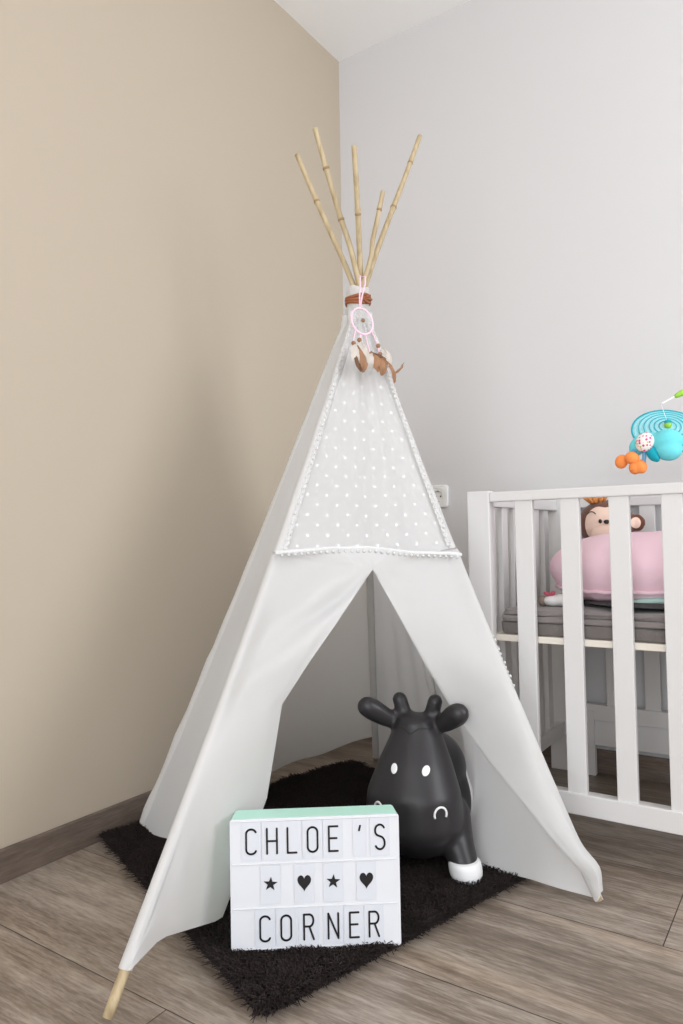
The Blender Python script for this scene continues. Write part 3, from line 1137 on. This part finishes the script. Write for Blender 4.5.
# neck and barrel body
chain([(0, .030, .235, .058, .06, .06), (.004, .075, .185, .088, .09, .09), (0, .115, .145, .084, .085, .105), (-.006, .155, .135, .070, .07, .085)], 5)
b.ell((0, .03, .10), (.105, .10, .085), None, 20, 12)
b.ell((.026, .075, .125), (.080, .072, .095), None, 28, 16)
for sx in (-1, 1):
    chain([(sx * .062, .0, .110, .055, .06, .05), (sx * .094, -.032, .062, .036, .040, .035), (sx * .112, -.045, .026, .031, .036, .024)], 6, 16)
    chain([(sx * .036, .110, .095, .042, .045, .05), (sx * .036, .110, .03, .028, .032, .026)], 6, 16)
    # ears out to the sides, horns upright
    chain([(sx * .046, .005, .304, .016, .015, .016), (sx * .072, -.016, .322, .0225, .020, .0225), (sx * .096, -.034, .341, .0270, .022, .0255), (sx * .105, -.042, .348, .0250, .021, .0235)], 7, 14)
    chain([(sx * .024, .005, .312, .0175, .017, .016), (sx * .035, .004, .338, .0180, .017, .018), (sx * .042, .003, .360, .0180, .017, .018)], 6, 14)
# tail
chain([(0, .228, .18, .012, .012, .012), (0, .250, .14, .010, .010, .010), (0, .253, .10, .014, .014, .018)], 6, 10)
# cap of hair between the horns
b.ell((0, -.008, .315), (.045, .044, .019), None, 32, 16)
cv_, cf_ = remeshed(b, .0042, 14, .5)
mbw = MB(); mbw.v = [tuple(cw(*p)) for p in cv_]; mbw.f = cf_
mbw.v = [(p[0], p[1], max(p[2], .014)) for p in mbw.v]
body = mbw.build('body', M['rubber'], COW)
bvh = BVHTree.FromPolygons(cv_, cf_)


def decal(pts2d_to_ray, name, m, rings=6, seg=20, lift=.0012, edge_fill=True):
    """small painted patch hugging the rubber skin; pts2d_to_ray(r, a) -> (origin, direction) in cow space"""
    P = []
    for i in range(rings + 1):
        row = []
        for j in range(seg):
            o, d = pts2d_to_ray(i / rings, 2 * PI * j / seg)
            h = bvh.ray_cast(V(o), V(d))
            q = (h[0] + h[1] * lift * (1 if i < rings else .1)) if h[0] else V(o) + V(d) * .1
            row.append(cw(*q))
        P.append(row)
    return MB().grid(P, True).build(name, m, COW)


for sx in (-1, 1):
    decal(lambda r, a, sx=sx: ((sx * .0345 + .008 + .0078 * r * math.cos(a), -.4, .233 + .0098 * r * math.sin(a)), (0, 1, 0)), 'eye', M['paint_white'])
    # nostril: arched white line
    pts = []
    for k in range(15):
        a = math.radians(-25 + 230 * k / 14)
        x, z = sx * .066 + .010 + .0105 * math.cos(a), .150 + .0150 * math.sin(a)
        h = bvh.ray_cast(V((x, -.4, z)), V((0, 1, 0)))
        pts.append(cw(*(h[0] + h[1] * .0004)))
    MB().tube(pts, .0026, 6).build('nostril', M['paint_white'], COW)
# brow line where the hair cap meets the face
pts = []
for k in range(19):
    x = -.042 + .084 * k / 18
    z = .312 - .012 * math.exp(-(x / .012) ** 2) - .004 * (abs(x) / .042) ** 2
    h = bvh.ray_cast(V((x, -.4, z)), V((0, 1, 0)))
    if h[0]:
        pts.append(cw(*h[0]))
MB().tube(pts, .0016, 6).build('hair_line', M['rubber'], COW)
# painted patch on the right flank
decal(lambda r, a: ((.4, .088 + .020 * r * math.cos(a), .135 + .052 * r * math.sin(a)), (-1, 0, 0)), 'flank_patch', M['paint_white'], 8, 28)
for sx in (-1, 1):
    for (hx, hy) in ((.111, -.046), (.034, .096)):
        hb = MB()
        rows = []
        for (z, r) in ((.001, .028), (.004, .033), (.018, .0355), (.030, .0355), (.039, .0335), (.041, .031), (.041, .018)):
            rows.append([cw(sx * (hx + .006 - z * .12) + r * math.cos(a), hy - .004 + r * 1.08 * math.sin(a), z ) for a in [2 * PI * k / 28 for k in range(28)]])
        hb.grid(rows, True)
        hb.f.append(tuple(range(28)))
        hb.build('hoof', M['paint_white'], COW)

# ------------------------------------------------------------------ crib
CX0, CX1, CYF, CYB = .789, 2.05, -.640, -.016
CRIB = thing('crib', 'white wooden baby crib with slatted sides along the back wall', 'crib', ((CX0 + CX1) / 2, (CYF + CYB) / 2, 0))
Wm = M['crib']
c_ = .003
for (x0, x1) in ((CX0, CX0 + .059), (CX1 - .059, CX1)):
    MB().box(x0, x1, CYF, CYF + .032, 0, .856, c_).build('post', Wm, CRIB, smooth=False)
    MB().box(x0, x1, CYB - .026, CYB, 0, .856, c_).build('post', Wm, CRIB, smooth=False)
MB().box(CX0 + .059, CX1 - .059, CYF + .001, CYF + .031, .828, .852, c_).build('top_rail', Wm, CRIB, smooth=False)
MB().box(CX0 + .059, CX1 - .059, CYF + .001, CYF + .031, .099, .148, c_).build('bottom_rail', Wm, CRIB, smooth=False)
MB().box(CX0 + .059, CX1 - .059, CYB - .026, CYB - .002, .825, .852, c_).build('top_rail', Wm, CRIB, smooth=False)
MB().box(CX0 + .059, CX1 - .059, CYB - .030, CYB - .002, .168, .217, c_).build('bottom_rail', Wm, CRIB, smooth=False)
MB().box(.91, CX1 - .10, CYB - .022, CYB - .004, .091, .168, .002).build('apron', Wm, CRIB, smooth=False)
MB().box(.900, .928, CYB - .032, CYB - .008, .0, .20, .002).build('support_leg', Wm, CRIB, smooth=False)
MB().box(CX1 - .128, CX1 - .100, CYB - .032, CYB - .008, .0, .20, .002).build('support_leg', Wm, CRIB, smooth=False)
sl = MB().box(.911, .955, CYF + .006, CYF + .024, .146, .831, .002).build('slat', Wm, CRIB, smooth=False)
for k in range(1, 10):
    copy_at(sl, (.1105 * k, 0, 0))
sl = MB().box(.855, .899, CYB - .022, CYB - .006, .215, .829, .002).build('slat', Wm, CRIB, smooth=False)
for k in range(1, 11):
    copy_at(sl, (.1105 * k - .004 * (k == 10), 0, 0))
for xa in (CX0 + .012, CX1 - .042):
    MB().box(xa, xa + .030, CYF + .032, CYB - .026, .818, .852, c_).build('top_rail', Wm, CRIB, smooth=False)
    MB().box(xa, xa + .034, CYF + .032, CYB - .026, .112, .152, c_).build('bottom_rail', Wm, CRIB, smooth=False)
    sl = MB().box(xa + .008, xa + .022, CYF + .062, CYF + .102, .150, .822, .002).build('slat', Wm, CRIB, smooth=False)
    for k in range(1, 6):
        copy_at(sl, (0, .086 * k, 0))
MB().box(CX0 + .042, CX1 - .042, CYF + .028, CYB - .034, .482, .498, .002).build('mattress_base', M['crib_edge'], CRIB, smooth=False)
# drop-side fitting at the foot of the slats
MB().box(CX0 + .059, CX0 + .066, CYF + .01, CYF + .03, .40, .47, .002).build('fitting', M['white_plastic'], CRIB, smooth=False)


def soft_slab(x0, x1, y0, y1, z0, z1, amp, sc, seed, nx=90, ny=44, p=.45, layers=1):
    """padded slab with rounded, slightly lumpy sides"""
    mb = MB()
    rows = []
    prof = []
    K = 14
    for i in range(K + 1):
        a = -PI / 2 + PI * i / K
        prof.append((abs(math.cos(a)) ** p if abs(math.cos(a)) > 1e-6 else 0.0, math.copysign(abs(math.sin(a)) ** p, math.sin(a))))
    per = []
    r = .02
    nn = 220
    w_, h_ = (x1 - x0) / 2 - r, (y1 - y0) / 2 - r
    for (cx, cy, a0) in ((x1 - r, y1 - r, 0), (x0 + r, y1 - r, PI / 2), (x0 + r, y0 + r, PI), (x1 - r, y0 + r, 1.5 * PI)):
        for i in range(5):
            a = a0 + PI / 2 * i / 4
            per.append((cx, cy, math.cos(a), math.sin(a)))
    full = []
    for i in range(len(per)):
        A, B = per[i], per[(i + 1) % len(per)]
        pa = V((A[0] + r * A[2], A[1] + r * A[3], 0)); pb = V((B[0] + r * B[2], B[1] + r * B[3], 0))
        n = max(1, int((pb - pa).length / .012))
        for k in range(n):
            t = k / n
            q = pa.lerp(pb, t); d = V((lerp(A[2], B[2], t), lerp(A[3], B[3], t), 0)).normalized()
            full.append((q, d))
    zc, hz = (z0 + z1) / 2, (z1 - z0) / 2
    dep = hz * 1.0
    for (co, si) in prof:
        row = []
        for q, d in full:
            nz = noise.noise(V((q.x * sc + seed, q.y * sc, si))) * amp
            row.append(V((q.x, q.y, 0)) - d * dep * (1 - co) + d * nz * co + V((0, 0, zc + hz * si + (noise.noise(V((q.x * sc * .6, q.y * sc, seed))) * amp * .8 if si > 0 else 0) * 1)))
        rows.append(row)
    # close the top and bottom with shrinking rings
    cx, cy = (x0 + x1) / 2, (y0 + y1) / 2
    for base, sgn in ((rows[-1], 1),):
        for s in (.92, .75, .5, .25, .02):
            row = []
            for p_ in base:
                x, y = cx + (p_.x - cx) * s, cy + (p_.y - cy) * s
                row.append(V((x, y, z1 + noise.noise(V((x * sc * .6, y * sc, seed))) * amp * .8)))
            rows.append(row)
    mb.grid(rows, True)
    mb.f.append(tuple(range(len(full))))
    return mb


tag(at_base(soft_slab(.853, 2.0, -.603, -.055, .4985, .529, .004, 40, 3, p=.4).build('mattress', M['fleece'])),
    'thin dark grey fleece mattress lying directly on the crib base', 'mattress')
BLK = thing('folded_blanket', 'grey quilted blanket folded in layers on top of the crib mattress', 'blanket', (1.4, -.33, .529))
soft_slab(.855, 1.995, -.606, -.065, .5305, .545, .004, 22, 8, p=.55).build('lower_layer', M['blanket'], BLK)
soft_slab(.858, 1.99, -.600, -.070, .5455, .560, .007, 14, 15, p=.55).build('upper_layer', M['blanket'], BLK)

# ------------------------------------------------------------------ cushions in the crib
PIL = thing('pink_pillow', 'plump pale pink pillow with piped edge lying in the crib', 'pillow', (1.19, -.355, .59))
mb = MB()
rows = []
NVp, NUp = 30, 72
pc = V((1.196, -.372, .655)); pr_ = V((.283, .165, .096))
for i in range(NVp + 1):
    th = PI * i / NVp
    row = []
    for j in range(NUp):
        ph = 2 * PI * j / NUp
        sx_ = math.sin(th) ** (.80 if th < PI / 2 else .60)
        d = V((sx_ * math.copysign(abs(math.cos(ph)) ** .85, math.cos(ph)), sx_ * math.copysign(abs(math.sin(ph)) ** .85, math.sin(ph)), math.copysign(abs(math.cos(th)) ** 1.0, math.cos(th))))
        p = V((pc.x + d.x * pr_.x, pc.y + d.y * pr_.y, pc.z + d.z * (pr_.z if d.z > 0 else pr_.z * 1.0)))
        k = noise.noise(V((p.x * 9, p.y * 9, p.z * 9))) * .008 + .003 * math.sin(ph * 26) * math.exp(-((th - 2.25) / .25) ** 2)
        p += V((d.x, d.y, d.z)) * k
        p.z = max(p.z + .006 * math.sin(p.x * 9 + 1), .578)
        row.append(p)
    rows.append(row)
mb.grid(rows, True).build('pillow_body', M['pink'], PIL)
sm = MB()
ring_i = int(NVp * .68)
sm.tube([rows[ring_i][j % NUp] + (rows[ring_i][j % NUp] - pc) * .02 + V((0, 0, .0015 * (j % 2))) for j in range(NUp + 1)], .0050, 8, False)
sm.build('piping', M['pink'], PIL)
MB().ell((1.200, -.425, .5735), (.185, .150, .0095), None, 40, 12).build('x', M['charcoal'])
ob = bpy.data.objects['x']; ob.name = 'charcoal_cushion'
tag(at_base(ob), 'flat charcoal cushion squeezed between pink pillow and grey blanket', 'cushion')
mn = MB()
rows = []
for i in range(16):
    t = i / 15
    rows.append([V((lerp(1.15, 1.62, u), lerp(-.53, -.20, t), .583 + .008 * math.sin(u * 9 + t * 4) + .010 * math.sin(PI * t))) for u in [k / 24 for k in range(25)]])
rows2 = [[p - V((0, 0, .012)) for p in r] for r in rows]
mn.grid(rows).grid(rows2)
mn.grid([rows[0], rows2[0]]).grid([rows[-1], rows2[-1]]).grid([[r[0] for r in rows], [r[0] for r in rows2]]).grid([[r[-1] for r in rows], [r[-1] for r in rows2]])
tag(at_base(mn.build('mint_blanket', M['mint_cloth'], weld=1e-4)), 'folded mint green cloth tucked under right part of the pink pillow', 'blanket')

# ------------------------------------------------------------------ plush monkey
MK = thing('monkey_plush', 'brown plush monkey with peach face sitting behind the pink pillow', 'plush toy', (1.014, -.165, .562))
b = MB()
b.ell((1.014, -.185, .772), (.078, .062, .068), None, 24, 16)
b.ell((1.014, -.165, .640), (.070, .055, .078), None, 24, 16)
for sx in (-1, 1):
    b.ell((1.014 + sx * .084, -.180, .772), (.024, .012, .026), None, 16, 10)
    b.tube([(1.014 + sx * .055, -.17, .69), (1.014 + sx * .11, -.175, .65), (1.014 + sx * .125, -.19, .60)], [.024, .022, .026], 12)
    b.tube([(1.014 + sx * .04, -.17, .60), (1.014 + sx * .07, -.195, .588), (1.014 + sx * .075, -.205, .592)], [.026, .024, .026], 12)
v_, f_ = remeshed(b, .005, 5)
mb = MB(); mb.v, mb.f = v_, f_
mb.build('body', M['plush_brown'], MK)
mbvh = BVHTree.FromPolygons(v_, f_)


def mk_patch(cx, cz, rx, rz, name, m, lift=.003, rings=6, seg=24, shape=None):
    P = []
    for i in range(rings + 1):
        row = []
        for j in range(seg):
            a = 2 * PI * j / seg
            k = shape(a) if shape else 1
            x, z = cx + rx * i / rings * math.cos(a) * k, cz + rz * i / rings * math.sin(a) * k
            h = mbvh.ray_cast(V((x, -.5, z)), V((0, 1, 0)))
            q = h[0] if h[0] else V((x, -.18, z))
            row.append(q + V((0, -lift * (1 - .9 * (i / rings) ** 4), 0)))
        P.append(row)
    return MB().grid(P, True).build(name, m, MK)


mk_patch(1.026, .768, .060, .060, 'face', M['plush_peach'], .004, 8, 40, lambda a: 1 - .10 * max(0, math.cos(2 * a)) ** 2 - .22 * math.exp(-((a - PI / 2) / .35) ** 2) + .03 * math.cos(4 * a))
b = MB(); b.ell((1.036, -.243, .742), (.050, .018, .030), None, 20, 12)
b.build('muzzle', M['plush_peach'], MK)
MB().ell((1.034, -.2535, .776), (.008, .006, .006), None, 14, 10).build('nose', M['black_gloss'], MK)
for sx in (-1, 1):
    MB().ell((1.034 + sx * .018, -.2500, .778), (.0048, .004, .0062), None, 14, 10).build('eye', M['black_gloss'], MK)
    MB().tube([(1.034 + sx * (.030 + .026 * t), -.249 + .010 * t, .796 + .010 * math.sin(PI * (t * .8 + .1))) for t in (0, .25, .5, .75, 1)], .0014, 6).build('eyebrow', M['black_gloss'], MK)
    mk_patch(1.014 + sx * .084, .772, .013, .016, 'inner_ear', M['plush_peach'], .002, 4, 16)
tf = MB()
for k in range(14):
    a = rng.uniform(-.9, .9)
    p = V((0.998 + .02 * math.sin(a), -.205 + rng.uniform(-.015, .015), .832))
    tf.tube([p, p + V((.014 * math.sin(a), -.006, .010)), p + V((.026 * math.sin(a), -.012, .012 + .004 * math.cos(a)))], [.005, .0055, .002], 6)
tf.build('hair_tuft', M['plush_orange'], MK)

# ------------------------------------------------------------------ small white plush by the crib end
WT = thing('white_plush', 'little white plush toy with taupe muzzle and red bow, near the crib end', 'plush toy', (.955, -.50, .5605))
b = MB()
b.ell((0.990, -.495, .577), (.042, .028, .0165), None, 20, 12)
b.ell((0.959, -.497, .575), (.030, .024, .0145), None, 20, 12)
v_, f_ = remeshed(b, .003, 4)
mb = MB(); mb.v, mb.f = v_, f_
mb.build('body', M['plush_white'], WT)
MB().ell((0.931, -.499, .574), (.0125, .017, .0135), None, 18, 12).build('muzzle', M['plush_taupe'], WT)
bw = MB()
bw.ell((.942, -.503, .592), (.009, .006, .005), Matrix.Rotation(.5, 3, 'Y'), 12, 8).ell((.957, -.503, .594), (.009, .006, .0055), Matrix.Rotation(-.6, 3, 'Y'), 12, 8).ell((.949, -.504, .592), (.004, .005, .004), None, 10, 6)
bw.build('bow', M['red'], WT)

# ------------------------------------------------------------------ crib mobile arm and hanging toy
MOB = thing('mobile_arm', 'white crib mobile arm with a green joint, reaching in from the right', 'crib mobile', (1.62, -.03, .85))
arm = MB()
pts = smooth_poly([(1.62, -.05, .86), (1.63, -.06, 1.05), (1.60, -.10, 1.24), (1.48, -.22, 1.22), (1.33, -.34, 1.125), (1.262, -.395, 1.088), (1.214, -.425, 1.060)], 60)
arm.tube(pts[:44], .006, 10).tube(pts[43:], .0022, 8)
arm.build('arm', M['white_plastic'], MOB)
MB().tube([pts[k] for k in range(46, 54)], [.004, .006, .007, .0065, .0075, .0065, .006, .003], 12).build('joint', M['green'], MOB)
cl = MB().box(1.585, 1.655, -.052, -.010, .852, .90, .006)
cl.build('clamp', M['white_plastic'], MOB, smooth=False)

TOY = thing('hanging_toy', 'turquoise plush toy with orange feet hanging from the mobile arm', 'plush toy', (1.19, -.41, .90))
dc = V((1.224, -.405, 1.006))
dn = V((.30, -.72, .60)).normalized()
da = V((1, .3, 0)); da = (da - dn * da.dot(dn)).normalized(); db = dn.cross(da)
rows = []
for i in range(26):
    r = .004 + .078 * i / 25
    row = []
    for k in range(48):
        a = 2 * PI * k / 48
        row.append(dc + da * r * math.cos(a) + db * r * .92 * math.sin(a) - dn * (.018 * (i / 25) ** 2) + dn * .0015 * math.sin(i * 1.6 + a))
    rows.append(row)
disc = MB().grid(rows, True).build('sheer_disc', M['turq_sheer'], TOY)
rg = MB()
for r in (.020, .031, .042, .054, .066, .081):
    ii = min(25, max(0, (r - .004) / .078 * 25))
    rg.tube([dc + da * (r) * math.cos(a) + db * r * .92 * math.sin(a) - dn * (.018 * (ii / 25) ** 2) + dn * .001 for a in [2 * PI * k / 48 for k in range(49)]], .0012 if r < .08 else .0022, 6, False)
rg.build('disc_ring', M['turq_dark'], disc)
MB().ell(dc + dn * .004, (.009, .009, .009), None, 14, 10).build('bead', M['green'], TOY)
MB().ell(dc + dn * .004 + V((0, 0, .008)), (.0085, .0085, .006), None, 14, 10).build('bead', M['turq_dark'], TOY)
b = MB()
b.ell((1.222, -.455, .972), (.036, .030, .030), None, 20, 14).ell((1.226, -.462, .948), (.030, .026, .024), None, 20, 14).ell((1.186, -.452, .972), (.030, .024, .026), None, 18, 12)
b.ell((1.155, -.450, .968), (.020, .018, .028), Matrix.Rotation(.5, 3, 'Y'), 16, 12)
v_, f_ = remeshed(b, .004, 3)
mb = MB(); mb.v, mb.f = v_, f_
mb.build('plush_body', M['turq'], TOY)
MB().ell((1.176, -.478, .972), (.021, .016, .024), Matrix.Rotation(.5, 3, 'Y'), 20, 14).build('polka_belly', M['polka'], TOY)
tl_ = MB().tube(smooth_poly([(1.188, -.462, .962), (1.190, -.470, .945), (1.200, -.474, .934), (1.206, -.474, .934)], 10), [.011, .012, .013, .013, .013, .013, .012, .011, .010, .006], 12)
tl_.build('trunk', M['turq_dark'], TOY)
lg = [((1.150, -.462, .958), (1.125, -.464, .935)), ((1.150, -.465, .952), (1.150, -.472, .935)), ((1.172, -.468, .955), (1.168, -.470, .918))]
for (a, c) in lg:
    MB().tube([a, V(a).lerp(V(c), .5) + V((.002, 0, 0)), c], .0048, 8).build('leg', M['blue_leg'], TOY)
for c, r in (((1.118, -.465, .930), (.0155, .014, .0175)), ((1.145, -.476, .936), (.0175, .015, .0155))):
    MB().ell(c, r, Matrix.Rotation(.3, 3, 'Y'), 18, 12).build('foot', M['orange'], TOY)
b = MB(); b.ell((1.151, -.472, .912), (.0155, .015, .0165)).ell((1.164, -.472, .914), (.0145, .015, .0175), Matrix.Rotation(-.3, 3, 'Y'))
v_, f_ = remeshed(b, .0025, 3)
mb = MB(); mb.v, mb.f = v_, f_
mb.build('foot', M['orange'], TOY)
MB().tube([(1.214, -.425, 1.060), dc + dn * .006], .0006, 5).build('string', M['white_plastic'], TOY)
for ch in TOY.children:
    if not ch.name.startswith(('sheer_disc', 'bead', 'string')):
        ch.location = (.008, 0, -.009)

# ------------------------------------------------------------------ wall socket
SK = thing('wall_socket', 'square white power socket on the white wall behind the teepee', 'socket', (.394, -.001, .845))
sx, sz = .394, .885
fr = MB()
rows = []
for (r, y) in ((.040, -.0005), (.040, -.008), (.0375, -.0105), (.029, -.0105), (.0275, -.0085)):
    row = []
    rad_ = .010 if r > .03 else r * .98
    for (qx, qz, a0) in ((1, 1, 0), (-1, 1, PI / 2), (-1, -1, PI), (1, -1, 1.5 * PI)):
        for i in range(7):
            a = a0 + PI / 2 * i / 6
            row.append(V((sx + qx * (r - rad_) + rad_ * math.cos(a), y, sz + qz * (r - rad_) + rad_ * math.sin(a))))
    rows.append(row)
fr.grid(rows, True)
auto_smooth(fr.build('cover_plate', M['white_plastic'], SK))
ins = MB()
rows = []
for (r, y) in ((.0285, -.0095), (.0215, -.0095), (.0205, -.0085), (.0195, -.0025), (.001, -.0020)):
    rows.append([V((sx + r * math.cos(a), y, sz + r * math.sin(a))) for a in [2 * PI * k / 32 for k in range(32)]])
ins.grid(rows, True)
auto_smooth(ins.build('socket_well', M['white_plastic'], SK))
for dx in (-.0095, .0095):
    MB().tube([(sx + dx, -.0018, sz), (sx + dx, -.0034, sz)], .0032, 12).build('pin_hole', M['socket_hole'], SK)
for dz in (-.0185, .0185):
    MB().box(sx - .004, sx + .004, -.0075, -.002, sz + dz - .0016, sz + dz + .0016, .0005).build('earth_clip', M['metal'], SK, smooth=False)
